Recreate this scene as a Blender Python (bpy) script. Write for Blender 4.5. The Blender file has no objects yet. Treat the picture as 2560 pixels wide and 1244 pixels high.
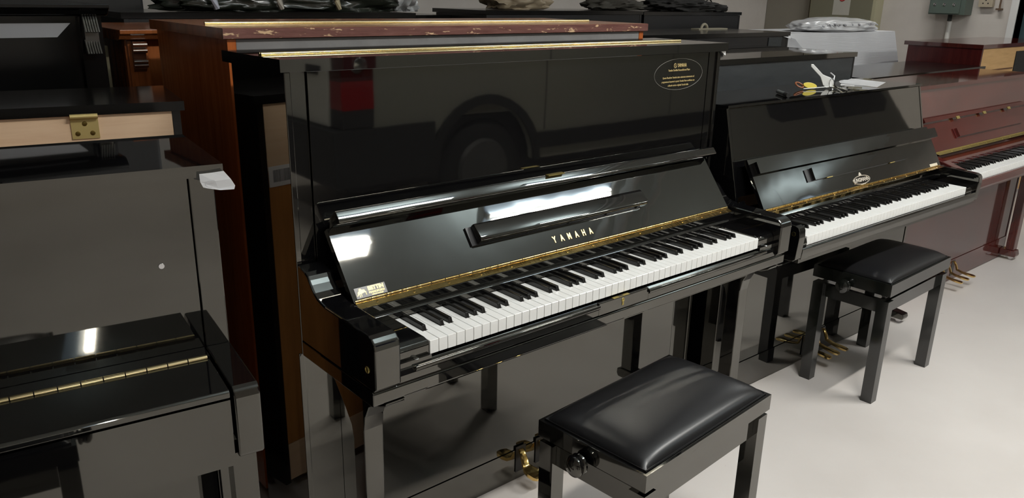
import bpy, bmesh, math, random
from mathutils import Vector, Matrix
random.seed(7)
S = bpy.context.scene
COL = S.collection
PI = math.pi

# ------------------------------------------------------------------ camera
F_PX = 1973.3
cam_loc = Vector((-0.7219, -1.2567, 1.4462))
yaw, pitch, roll = 0.7104, 0.3126, 0.0215
fwd = Vector((math.sin(yaw)*math.cos(pitch), math.cos(yaw)*math.cos(pitch), -math.sin(pitch)))
rgt0 = Vector((math.cos(yaw), -math.sin(yaw), 0)); up0 = rgt0.cross(fwd)
rgt = math.cos(roll)*rgt0 + math.sin(roll)*up0
upv = -math.sin(roll)*rgt0 + math.cos(roll)*up0
cd = bpy.data.cameras.new('camera'); cam = bpy.data.objects.new('camera', cd); COL.objects.link(cam)
m = Matrix((rgt, upv, -fwd)).transposed().to_4x4(); m.translation = cam_loc
cam.matrix_world = m
cd.sensor_width = 36; cd.lens = F_PX/2560*36; cd.clip_start = 0.02; cd.clip_end = 100
S.camera = cam

# ------------------------------------------------------------------ world, exposure, lights
w = bpy.data.worlds.new('world'); S.world = w; w.use_nodes = True
w.node_tree.nodes['Background'].inputs[0].default_value = (0.75, 0.85, 1, 1)
w.node_tree.nodes['Background'].inputs[1].default_value = 0.02
S.view_settings.view_transform = 'Standard'; S.view_settings.look = 'None'
S.view_settings.exposure = 0.40; S.view_settings.gamma = 1.0
S.view_settings.use_curve_mapping = False

CEIL = 3.25; LAMPZ = 2.95
# fluorescent fixtures: centre x, y, length, rotation, power
TUBES = [(0.86, -1.10, 1.24, 0, 33), (2.88, -1.08, 1.20, 0, 34), (5.3, -2.9, 1.24, 0, 36),
         (-0.93, -5.3, 1.24, PI/2, 26), (2.4, -5.4, 1.24, 0, 26), (5.7, 1.5, 1.24, PI/2, 10), (8.2, -3.3, 1.24, 0, 34)]  # lamps behind van, by box wall and the last one added for extra light

# ------------------------------------------------------------------ helpers
def link(o, parent=None):
    COL.objects.link(o)
    if parent is not None: o.parent = parent
    return o
def obj(name, bm, m, parent=None, smooth=None, label=None, loc=None):
    me = bpy.data.meshes.new(name); bm.normal_update(); bm.to_mesh(me); bm.free()
    if m is not None: me.materials.append(m)
    if smooth is not None:
        me.shade_smooth(); me.set_sharp_from_angle(angle=math.radians(smooth))
    o = bpy.data.objects.new(name, me); link(o, parent)
    if label: o['label'] = label
    if loc: o.location = loc
    return o
def tag(o, label, cat, group=None, kind=None):
    if label: o['label'] = label
    if cat: o['category'] = cat
    if group: o['group'] = group
    if kind: o['kind'] = kind
    return o
def thing(name, label, cat, loc=(0, 0, 0), rz=0, group=None):
    o = bpy.data.objects.new(name, None); link(o); o.empty_display_size = .1
    o.location = loc; o.rotation_euler = (0, 0, rz)
    return tag(o, label, cat, group)
def struct(o):
    o['kind'] = 'structure'; return o
def B(): return bmesh.new()
def _bev(bm, geom_verts, bevel, seg=2):
    if bevel <= 0: return
    vs = set(geom_verts)
    ed = [e for e in bm.edges if e.verts[0] in vs and e.verts[1] in vs and (len(e.link_faces) < 2 or e.calc_face_angle(0) > .5)]
    bmesh.ops.bevel(bm, geom=ed, offset=bevel, segments=seg, profile=.5, affect='EDGES', clamp_overlap=True)
def box(bm, x0, x1, y0, y1, z0, z1, bev=0, seg=2, M=None):
    vs = [bm.verts.new((x, y, z)) for x in (x0, x1) for y in (y0, y1) for z in (z0, z1)]
    if M is not None:
        for v in vs: v.co = M @ v.co
    for f in ((0,1,3,2),(4,6,7,5),(0,4,5,1),(2,3,7,6),(0,2,6,4),(1,5,7,3)): bm.faces.new([vs[i] for i in f])
    _bev(bm, vs, bev, seg); return bm
def prism(bm, pts, a0, a1, axis='X', bev=0, seg=2, M=None):
    """extrude a closed 2-D outline; axis X: pts are (y,z); axis Y: (x,z); axis Z: (x,y)"""
    def co(p, a):
        return {'X': (a, p[0], p[1]), 'Y': (p[0], a, p[1]), 'Z': (p[0], p[1], a)}[axis]
    A = [bm.verts.new(co(p, a0)) for p in pts]; C = [bm.verts.new(co(p, a1)) for p in pts]
    if M is not None:
        for v in A+C: v.co = M @ v.co
    n = len(pts); fs = [bm.faces.new(A), bm.faces.new(C[::-1])]
    for i in range(n): fs.append(bm.faces.new((A[i], C[i], C[(i+1) % n], A[(i+1) % n])))
    bmesh.ops.recalc_face_normals(bm, faces=fs)
    _bev(bm, A+C, bev, seg); return bm
def cyl(bm, p0, p1, r0, r1=None, n=16, cap=True):
    p0, p1 = Vector(p0), Vector(p1); d = (p1-p0); r1 = r0 if r1 is None else r1
    q = d.to_track_quat('Z', 'Y'); R0 = []; R1 = []
    for i in range(n):
        a = 2*PI*i/n; u = q @ Vector((math.cos(a), math.sin(a), 0))
        R0.append(bm.verts.new(p0+u*r0)); R1.append(bm.verts.new(p1+u*r1))
    for i in range(n): bm.faces.new((R0[i], R0[(i+1) % n], R1[(i+1) % n], R1[i]))
    if cap: bm.faces.new(R0[::-1]); bm.faces.new(R1)
    return bm
def lathe(bm, prof, p0, direction, n=24):
    """prof: (distance along axis, radius)"""
    q = Vector(direction).to_track_quat('Z', 'Y'); p0 = Vector(p0); rings = []
    for h, r in prof:
        if r < 1e-6: rings.append([bm.verts.new(p0+q @ Vector((0, 0, h)))]); continue
        rings.append([bm.verts.new(p0+q @ Vector((r*math.cos(2*PI*i/n), r*math.sin(2*PI*i/n), h))) for i in range(n)])
    for a, b in zip(rings, rings[1:]):
        for i in range(n):
            j = (i+1) % n
            if len(a) == 1: bm.faces.new((a[0], b[j], b[i]))
            elif len(b) == 1: bm.faces.new((a[i], a[j], b[0]))
            else: bm.faces.new((a[i], a[j], b[j], b[i]))
    bmesh.ops.recalc_face_normals(bm, faces=bm.faces[:]); return bm
def tube(bm, pts, r, n=8, closed=False):
    pts = [Vector(p) for p in pts]; rings = []
    N = len(pts)
    for k, p in enumerate(pts):
        a = pts[k-1] if (k > 0 or closed) else p; b = pts[(k+1) % N] if (k < N-1 or closed) else p
        q = (b-a).to_track_quat('Z', 'Y'); rr = r[k] if isinstance(r, (list, tuple)) else r
        rings.append([bm.verts.new(p+q @ Vector((rr*math.cos(2*PI*i/n), rr*math.sin(2*PI*i/n), 0))) for i in range(n)])
    for k in range(N if closed else N-1):
        a, b = rings[k], rings[(k+1) % N]
        for i in range(n):
            j = (i+1) % n; bm.faces.new((a[i], a[j], b[j], b[i]))
    if not closed: bm.faces.new(rings[0][::-1]); bm.faces.new(rings[-1])
    bmesh.ops.recalc_face_normals(bm, faces=bm.faces[:]); return bm
def text_mesh(s, size, extrude, spacing=1.0, xs=1.0, bold=0):
    cu = bpy.data.curves.new('t', 'FONT'); cu.body = s; cu.size = size; cu.extrude = extrude
    cu.align_x = 'CENTER'; cu.align_y = 'CENTER'; cu.space_character = spacing; cu.offset = bold; cu.resolution_u = 3
    o = bpy.data.objects.new('t', cu); COL.objects.link(o)
    dg = bpy.context.evaluated_depsgraph_get(); me = bpy.data.meshes.new_from_object(o.evaluated_get(dg))
    bpy.data.objects.remove(o); bpy.data.curves.remove(cu)
    for v in me.vertices: v.co.x *= xs
    return me
def text_obj(name, s, size, m, parent, M, spacing=1.0, xs=1.0, extrude=.0003, bold=0):
    me = text_mesh(s, size, extrude, spacing, xs, bold); me.name = name
    me.transform(M); me.materials.clear(); me.materials.append(m)
    return link(bpy.data.objects.new(name, me), parent)
def frameM(origin, xdir, ydir):
    x = Vector(xdir).normalized(); y = Vector(ydir).normalized(); z = x.cross(y).normalized()
    M = Matrix((x, y, z)).transposed().to_4x4(); M.translation = Vector(origin); return M

# ------------------------------------------------------------------ materials
def mat(name, col, rough=.5, metal=0, ior=1.5, coat=0, spec=None, **k):
    m = bpy.data.materials.new(name); m.use_nodes = True; b = m.node_tree.nodes['Principled BSDF']
    b.inputs['Base Color'].default_value = (*col, 1); b.inputs['Roughness'].default_value = rough
    b.inputs['Metallic'].default_value = metal; b.inputs['IOR'].default_value = ior
    b.inputs['Coat Weight'].default_value = coat; b.inputs['Coat Roughness'].default_value = .05
    return m
def nd(m, t): return m.node_tree.nodes.new(t)
def lk(m, a, b): m.node_tree.links.new(a, b)
def bsdf(m): return m.node_tree.nodes['Principled BSDF']
def coords(m, scale=(1, 1, 1), kind='Object'):
    tc = nd(m, 'ShaderNodeTexCoord'); mp = nd(m, 'ShaderNodeMapping'); mp.inputs['Scale'].default_value = scale
    lk(m, tc.outputs[kind], mp.inputs[0]); return mp.outputs[0]
def noise(m, vec, scale, detail=4, rough=.6, dist=0):
    n = nd(m, 'ShaderNodeTexNoise'); n.inputs['Scale'].default_value = scale; n.inputs['Detail'].default_value = detail
    n.inputs['Roughness'].default_value = rough; n.inputs['Distortion'].default_value = dist
    if vec is not None: lk(m, vec, n.inputs['Vector'])
    return n.outputs['Fac']
def ramp(m, fac, stops):
    r = nd(m, 'ShaderNodeValToRGB'); e = r.color_ramp.elements
    while len(e) < len(stops): e.new(.5)
    for i, (p, c) in enumerate(stops): e[i].position = p; e[i].color = (*c, 1)
    lk(m, fac, r.inputs[0]); return r.outputs[0]
def mix(m, fac, a, b):
    x = nd(m, 'ShaderNodeMix'); x.data_type = 'RGBA'
    if hasattr(fac, 'is_output'): lk(m, fac, x.inputs[0])
    else: x.inputs[0].default_value = fac
    for s, i in ((a, 6), (b, 7)):
        if hasattr(s, 'is_output'): lk(m, s, x.inputs[i])
        else: x.inputs[i].default_value = (*s, 1)
    return x.outputs[2]
def bump(m, h, strength=.1, dist=.01):
    b = nd(m, 'ShaderNodeBump'); b.inputs['Strength'].default_value = strength; b.inputs['Distance'].default_value = dist
    lk(m, h, b.inputs['Height']); lk(m, b.outputs[0], bsdf(m).inputs['Normal'])

def lacquer(name, col=(.0035, .0035, .004), ior=2.12, rough=.03, wave=.0):
    m = mat(name, col, rough, ior=ior); bsdf(m).inputs['Specular Tint'].default_value = (1, .97, .87, 1)
    if wave:
        v = coords(m, (3, 3, 3)); bump(m, noise(m, v, 1.6, 2, .4), wave, .01)
    return m
BLACK = lacquer('black_lacquer', wave=.02)
BLACK_WAVY = lacquer('black_lacquer_fallboard', wave=.16)
BLACK_DULL = mat('black_satin', (.008, .008, .009), .35)
BLACK_OLD = mat('old_black_lacquer', (.005, .005, .005), .14, ior=1.42)
BLACK_STOOL = mat('black_stool_lacquer', (.006, .007, .006), .10, ior=1.75)
KEYBLACK = mat('ebony_key', (.006, .006, .006), .22, ior=1.6)
IVORY = mat('ivory_white_key', (.84, .84, .82), .18, ior=1.5)
WOODKEY = mat('key_body_wood', (.25, .30, .12), .6)
FELT = mat('green_felt', (.05, .12, .04), .9)
def wood(name, c1, c2, scale=(1, 1, 1), rough=.12, ior=1.5, grain=30, bmp=0):
    m = mat(name, c1, rough, ior=ior); v = coords(m, scale)
    n = noise(m, v, grain, 6, .65, .6); lk(m, ramp(m, n, [(.3, c1), (.7, c2)]), bsdf(m).inputs['Base Color'])
    if bmp: bump(m, n, bmp, .002)
    return m
MAHOG = wood('mahogany_polyester', (.055, .010, .008), (.09, .017, .013), (1, 8, 1), .06, 1.9, 4)
MAHOG_DARK = wood('dark_mahogany', (.045, .006, .006), (.085, .012, .01), (8, 8, .8), .25, 1.5, 4)
WALNUT = wood('reddish_brown_veneer', (.30, .070, .016), (.48, .135, .034), (9, 9, .7), .22, 1.5, 4)
WALNUT_DK = wood('carved_mahogany', (.20, .06, .018), (.42, .13, .038), (9, 9, .8), .18, 1.7, 4)
PALE = wood('pale_beech', (.76, .52, .33), (.84, .61, .41), (.8, 8, 12), .55, 1.45, 6)
PALE2 = wood('raw_plywood', (.50, .30, .12), (.62, .38, .17), (.8, 8, 12), .55, 1.45, 6)
STAIN = wood('orange_stained_back_wood', (.42, .18, .045), (.58, .26, .07), (8, 8, .8), .45, 1.45, 4)
GREYP = wood('worn_grey_paint', (.16, .155, .155), (.22, .215, .21), (1, 1, 1), .5, 1.45, 6, .2)
GREYB = wood('blue_grey_paint', (.022, .025, .027), (.034, .038, .040), (1, 1, 4), .45, 1.45, 8, .2)
# worn lid edge: reddish brown with pale scuffs along it
WORN = mat('worn_lid_edge', (.15, .05, .035), .3)
_v = coords(WORN, (14, 60, 60)); _n = noise(WORN, _v, 1.2, 3, .7)
_n2 = noise(WORN, coords(WORN, (3, 30, 30)), 4, 5, .7)
lk(WORN, mix(WORN, ramp(WORN, _n, [(.60, (0, 0, 0)), (.64, (1, 1, 1))]), ramp(WORN, _n2, [(.3, (.10, .035, .03)), (.7, (.19, .085, .07))]), (.62, .42, .25)), bsdf(WORN).inputs['Base Color'])
BRASS = mat('polished_brass', (.80, .55, .20), .16, 1)
_n = noise(BRASS, coords(BRASS, (1, 1, 1)), 25, 3); lk(BRASS, ramp(BRASS, _n, [(.3, (.72, .47, .15)), (.7, (.88, .66, .28))]), bsdf(BRASS).inputs['Base Color'])
bump(BRASS, noise(BRASS, coords(BRASS, (40, 4, 4)), 1.5, 2), .25, .004)
BRASS_ROD = mat('pale_brass_rod', (.78, .64, .36), .22, 1)
BRASS_PL = mat('brass_plate', (.62, .49, .20), .42, .45)
BRASS_OLD = mat('dull_brass', (.50, .40, .14), .38, 1)
GOLD = mat('gold_lettering', (.85, .60, .24), .35, .6)
GOLD_DIM = mat('gold_print', (.50, .38, .16), .5, .2)
CHROME = mat('chrome', (.75, .75, .77), .12, 1)
LEATHER = mat('black_leatherette', (.008, .008, .009), .33, ior=1.5)
bump(LEATHER, noise(LEATHER, coords(LEATHER, (1, 1, 1)), 220, 3), .10, .001)
WHITEP = mat('white_paper', (.85, .85, .86), .6)
INK = mat('grey_ink', (.12, .12, .14), .6)
FLOORM = mat('pale_painted_concrete', (.6, .58, .55), .42, ior=1.45)
_v = coords(FLOORM); _a = noise(FLOORM, _v, 1.3, 6, .6); _b = noise(FLOORM, coords(FLOORM, (1, 6, 1)), 3.5, 8, .75, 1.2)
_c = ramp(FLOORM, _a, [(.3, (.61, .57, .54)), (.7, (.69, .65, .62))])
_d = mix(FLOORM, ramp(FLOORM, _b, [(.285, (1, 1, 1)), (.33, (0, 0, 0))]), _c, (.44, .40, .37))
lk(FLOORM, _d, bsdf(FLOORM).inputs['Base Color'])
lk(FLOORM, ramp(FLOORM, _a, [(.3, (.35, .35, .35)), (.7, (.55, .55, .55))]), bsdf(FLOORM).inputs['Roughness'])
WALLM = mat('off_white_wall', (.62, .57, .52), .8)
_n = noise(WALLM, coords(WALLM), 2.5, 6); lk(WALLM, ramp(WALLM, _n, [(.3, (.58, .535, .49)), (.7, (.66, .61, .56))]), bsdf(WALLM).inputs['Base Color'])
bump(WALLM, noise(WALLM, coords(WALLM), 60, 3), .15, .003)
CEILM = mat('pale_ceiling', (.66, .70, .70), .85)
VANP = mat('dimmed_van_paint', (.20, .20, .175), .2)  # white van greyed: the weak light on its side is put into the colour
VANW = mat('white_enamel', (.62, .63, .60), .15, coat=.5)
RUBBER = mat('black_rubber', (.012, .012, .012), .6)
TAILRED = mat('red_tail_lens', (.22, .004, .003), .1)
GLASSDK = mat('dark_glass', (.01, .012, .015), .03)
GREYBOX = mat('grey_green_enamel', (.10, .13, .11), .4)
CABGREY = mat('khaki_grey_cabinet', (.20, .19, .13), .5)
CABSIDE = mat('cream_cabinet_side', (.45, .42, .28), .5)
SOCKET = mat('beige_plastic', (.45, .38, .28), .5)
TEAL = mat('teal_door_paint', (.05, .09, .10), .4)
FOAM = mat('white_foam_sheet', (.66, .66, .68), .7)
bump(FOAM, noise(FOAM, coords(FOAM, (1, 1, 30)), 6, 3), .3, .004)
PLASTIC = mat('cloudy_plastic', (.35, .36, .36), .15)
BUBBLE = mat('bubble_wrap', (.62, .62, .63), .2)
CLOTH = mat('black_nylon_cloth', (.012, .011, .010), .8)
DARKCLOTH = mat('dark_grey_cloth', (.06, .055, .045), .85)
DIFF = bpy.data.materials.new('lamp_diffuser'); DIFF.use_nodes = True
_e = bsdf(DIFF); _e.inputs['Base Color'].default_value = (.6, .7, .8, 1); _e.inputs['Emission Color'].default_value = (.42, .60, .85, 1); _e.inputs['Emission Strength'].default_value = .9
EMI = bpy.data.materials.new('fluorescent_tube'); EMI.use_nodes = True
_e = bsdf(EMI); _e.inputs['Emission Color'].default_value = (.93, .98, 1, 1); _e.inputs['Emission Strength'].default_value = 9
RED = mat('red_print', (.5, .03, .03), .5)
YELLOW = mat('yellow_plastic', (.65, .52, .08), .35)
ORANGE = mat('brown_leather_fob', (.25, .08, .03), .5)
STEEL = mat('nickel_key_metal', (.72, .70, .62), .25, 1)
OLIVE = mat('olive_blanket', (.10, .075, .03), .9)

# ------------------------------------------------------------------ room
XR, YB, XL, YF = 7.0, 3.65, -5.5, -8.0
struct(obj('floor', box(B(), XL-.2, XR+3.2, YF-.2, YB+.2, -.1, 0), FLOORM))
struct(obj('ceiling', box(B(), XL-.2, XR+3.2, YF-.2, YB+.2, CEIL, CEIL+.1), CEILM))
struct(obj('wall_back', box(B(), XL-.2, XR+.2, YB, YB+.2, 0, CEIL), WALLM))
struct(obj('wall_front', box(B(), XL-.2, XR+3.2, YF-.2, YF, 0, CEIL), WALLM))
struct(obj('wall_left', box(B(), XL-.2, XL, YF, YB, 0, CEIL), WALLM))
bm = B(); box(bm, XR, XR+.2, 1.27, YB, 0, CEIL); box(bm, XR+.2, XR+3, 0, .2, 0, CEIL); box(bm, XR+3, XR+3.2, YF, .2, 0, CEIL); box(bm, XR, XR+.2, 0, .2, 0, CEIL); box(bm, XR, XR+.2, .2, 1.27, 2.15, CEIL)
struct(obj('wall_right', bm, WALLM))
struct(obj('trim_1', box(B(), XR-.015, XR+.2, 1.27, 1.325, 0, 2.2, .003), mat('white_gloss_paint', (.75, .74, .72), .35)))
d = struct(obj('door_1', box(B(), XR+.10, XR+.145, .21, 1.255, 0.01, 2.14, .004), TEAL))
h = B(); cyl(h, (XR+.10, .33, 1.02), (XR+.05, .33, 1.02), .009); cyl(h, (XR+.055, .33, 1.02), (XR+.055, .45, 1.02), .009); obj('door_handle', h, CHROME, d, 40)
# panel of grey boarding beside the cabinet
struct(obj('trim_2', box(B(), XR-.03, XR, 3.16, 3.645, 0, 2.3, .004), mat('beige_board', (.28, .255, .21), .6)))

# lamps
def lamp(i, x, y, L, rz, P):
    near = ['above the aisle in front of the upright pianos', 'above the aisle over the second piano stool', 'near the right-hand wall',
            'over the left part of the garage behind the photographer', 'behind the parked van, added for illumination', 'by the electric box wall, added for illumination', 'beyond the front of the parked van, added for glow at the right', ][i]
    t = thing('ceiling_light', 'white fluorescent ceiling light ' + near, 'lamp', (x, y, LAMPZ), rz, 'fluorescent batten lights')
    obj('housing', prism(B(), [(-.10, 0), (-.105, -.05), (-.06, -.06), (.06, -.06), (.105, -.05), (.10, 0)], -L/2, L/2, 'X', .002), VANW, t)
    obj('diffuser', box(B(), -L/2+.01, L/2-.01, -.10, .13, -.068, -.0605, .002), DIFF, t)
    b = B(); cyl(b, (-L/2+.03, 0, -.088), (L/2-.03, 0, -.088), .017, n=12); obj('tube', b, EMI, t, 60)
    for s in (-1, 1):
        c_ = B(); cyl(c_, (s*L*.35, 0, 0), (s*L*.35, 0, CEIL-LAMPZ), .004, n=8); obj('hanger', c_, CHROME, t, 40)
        obj('tube_holder', box(B(), s*(L/2-.02)-.012, s*(L/2-.02)+.012, -.02, .02, -.1, -.045, .003), VANW, t)
    ld = bpy.data.lights.new('tube_light', 'AREA'); ld.shape = 'RECTANGLE'; ld.size = L-.1; ld.size_y = .15 if i == 0 else .06
    ld.energy = P; ld.color = (1, .965, .90)
    lo = bpy.data.objects.new('tube_light', ld); link(lo, t); lo.location = (0, -.02 if i == 0 else -.06, -.11)
    lu = bpy.data.lights.new('up_light', 'AREA'); lu.shape = 'RECTANGLE'; lu.size = L-.1; lu.size_y = .12; lu.energy = P*(.38 if i < 3 else .16 if i == 6 else .04); lu.color = (.80, .92, 1)
    lo = bpy.data.objects.new('up_light', lu); link(lo, t); lo.location = (0, 0, .012); lo.rotation_euler = (PI, 0, 0)
for i, a in enumerate(TUBES): lamp(i, *a)
FRONT = 'upright pianos of the front row'
# pipes under the ceiling (seen mirrored in the fallboard)
for k, (x, r, c) in enumerate(((3.80, .022, 'thin'), (3.98, .05, 'thick'), (4.32, .032, 'middling'))):
    b = B(); cyl(b, (x, -6.5, CEIL-.12-r), (x, 2.5, CEIL-.12-r), r, n=16)
    t = thing('ceiling_pipe', '%s white pipe running under the ceiling across the piano row' % c, 'pipe', group='ceiling pipes')
    obj('pipe_run', b, mat('white_pipe', (.8, .8, .8), .4), t, 60)
    for yy in (-5, -2.5, 0, 2):
        obj('pipe_clip', box(B(), x-.01, x+.01, yy-.01, yy+.01, CEIL-.13, CEIL-.001), CHROME, t)

# ------------------------------------------------------------------ keyboards
PITCH = 1.225/52
LET = [('A', 'B', 'C', 'D', 'E', 'F', 'G')[i % 7] for i in range(52)]
RIGHT = {'A': 1, 'B': 0, 'C': 1, 'D': 1, 'E': 0, 'F': 1, 'G': 1}
LEFT = {'A': 1, 'B': 1, 'C': 0, 'D': 1, 'E': 1, 'F': 0, 'G': 1}
_kc = {}
def white_mesh(l, r):
    if (l, r) not in _kc:
        g = .0006; a = .0066; x1 = PITCH
        P = [(g, 0), (x1-g, 0)]
        P += [(x1-g, .051), (x1-a, .051), (x1-a, .148)] if r else [(x1-g, .148)]
        P += [(a, .148), (a, .051), (g, .051)] if l else [(g, .148)]
        bm = prism(B(), P, -.031, 0, 'Z', .0007, 1)
        me = bpy.data.meshes.new('white_key'); bm.to_mesh(me); bm.free(); me.materials.append(IVORY); _kc[(l, r)] = me
    return _kc[(l, r)]
def black_mesh():
    if 'b' not in _kc:
        bm = B(); a, t = .0056, .0043
        lo = [(-a, .0515, -.004), (a, .0515, -.004), (a, .148, -.004), (-a, .148, -.004)]
        hi = [(-t, .0565, .0115), (t, .0565, .0115), (t, .148, .0115), (-t, .148, .0115)]
        A = [bm.verts.new(p) for p in lo]; C = [bm.verts.new(p) for p in hi]
        bm.faces.new(A[::-1]); bm.faces.new(C)
        for i in range(4): bm.faces.new((A[i], A[(i+1) % 4], C[(i+1) % 4], C[i]))
        ed = [e for e in bm.edges if e.verts[0] in C or e.verts[1] in C]
        bmesh.ops.bevel(bm, geom=ed, offset=.0016, segments=2, profile=.5, affect='EDGES')
        me = bpy.data.meshes.new('black_key'); bm.to_mesh(me); bm.free(); me.materials.append(KEYBLACK); _kc['b'] = me
    return _kc['b']
def keyboard(t, x0, y0, z):
    for i in range(52):
        l = LEFT[LET[i]] if i > 0 else 0
        r = RIGHT[LET[i]] if i < 51 else 0
        o = bpy.data.objects.new('white_key', white_mesh(l, r)); link(o, t); o.location = (x0+i*PITCH, y0, z-random.random()*.0003)
    for i in range(51):
        if RIGHT[LET[i]]:
            o = bpy.data.objects.new('black_key', black_mesh()); link(o, t); o.location = (x0+(i+1)*PITCH, y0, z)
    # wooden key bodies behind and below the key tops
    obj('key_frame', box(B(), x0, x0+1.225, y0+.03, y0+.15, z-.045, z-.0325, .001), BLACK_DULL, t)

def loft(bm, secs):
    """secs: (x, y, z, half width, half thickness); rectangle sections in x and perpendicular"""
    rings = []
    for k, (x, y, z, hw, ht) in enumerate(secs):
        a = secs[max(k-1, 0)]; b = secs[min(k+1, len(secs)-1)]
        d = Vector((0, b[1]-a[1], b[2]-a[2])).normalized(); n = Vector((0, -d.z, d.y))
        c = Vector((x, y, z)); r = []
        for sx, sn in ((-1, -1), (-.6, -1.25), (.6, -1.25), (1, -1), (1, 1), (.6, 1.25), (-.6, 1.25), (-1, 1)):
            r.append(bm.verts.new(c+Vector((sx*hw, 0, 0))+n*sn*ht))
        rings.append(r)
    for a, b in zip(rings, rings[1:]):
        for i in range(8): bm.faces.new((a[i], a[(i+1) % 8], b[(i+1) % 8], b[i]))
    bm.faces.new(rings[0][::-1]); bm.faces.new(rings[-1])
    bmesh.ops.recalc_face_normals(bm, faces=bm.faces[:]); return bm
def pedal(t, x, y, style='broad'):
    if style == 'broad':
        s = [(x, y+.02, .105, .008, .004), (x, y-.004, .102, .009, .004), (x, y-.014, .085, .010, .004), (x, y-.026, .060, .012, .004),
             (x, y-.040, .052, .019, .005), (x, y-.060, .050, .023, .006), (x, y-.082, .048, .020, .006), (x, y-.092, .046, .012, .004)]
    else:
        s = [(x, y+.02, .112, .006, .003), (x, y-.006, .110, .007, .003), (x, y-.016, .095, .008, .003), (x, y-.026, .070, .009, .003),
             (x, y-.055, .062, .011, .003), (x, y-.085, .059, .014, .004), (x, y-.108, .057, .015, .004), (x, y-.120, .056, .010, .003)]
    p = obj('pedal', loft(B(), s), BRASS, t, 50)
    obj('pedal_slot', box(B(), x-.020, x+.020, y-.0015, y+.001, .03, .118, .0006, 1), BLACK_DULL, p)

def hinge_strip(t, x0, x1, y0, z0, y1, z1, r=.0035, m=BRASS):
    """long piano hinge: a flat leaf from (y0,z0) to (y1,z1) with a knuckle rod on the upper edge"""
    bm = B(); d = Vector((0, y1-y0, z1-z0)); n = Vector((0, -d.z, d.y)).normalized()*.0009
    if n.z < 0: n = -n
    prism(bm, [(y0, z0), (y1, z1), (y1+n.y, z1+n.z), (y0+n.y, z0+n.z)], x0, x1, 'X')
    h = obj('long_hinge', bm, m, t)
    k = B(); N = 34; L = (x1-x0)/N
    for i in range(N):
        cyl(k, (x0+i*L+.001, y1, z1+r*.6), (x0+(i+1)*L-.001, y1, z1+r*.6), r, n=8)
    kn = obj('hinge_knuckles', k, m, h, 50); kn['kind'] = 'stuff'
    sc = B()
    for i in range(14):
        x = x0+.05+(x1-x0-.1)*i/13; yy = y0*.55+y1*.45; zz = z0*.55+z1*.45
        lathe(sc, [(0, .0035), (.001, .003), (.0014, 0)], (x, yy+n.y, zz+n.z), n, 8)
    s = obj('hinge_screws', sc, m, h, 50); s['kind'] = 'stuff'
    return h

def common_body(t, m, W, D, H, side_poly, st=.014, bottom=.05, back=True):
    for s in (0, 1):
        x = 0 if s == 0 else W-st
        obj('side_panel', prism(B(), side_poly, x, x+st, 'X', .0018), m, t)
    if back: obj('back_board', box(B(), st+.001, W-st-.001, D-.03, D-.01, bottom, H-.03), PALE, t)
    obj('bottom_board', box(B(), st+.001, W-st-.001, side_poly[0][0]+.03, D-.031, bottom-.02, bottom-.003), BLACK_DULL, t)

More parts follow.
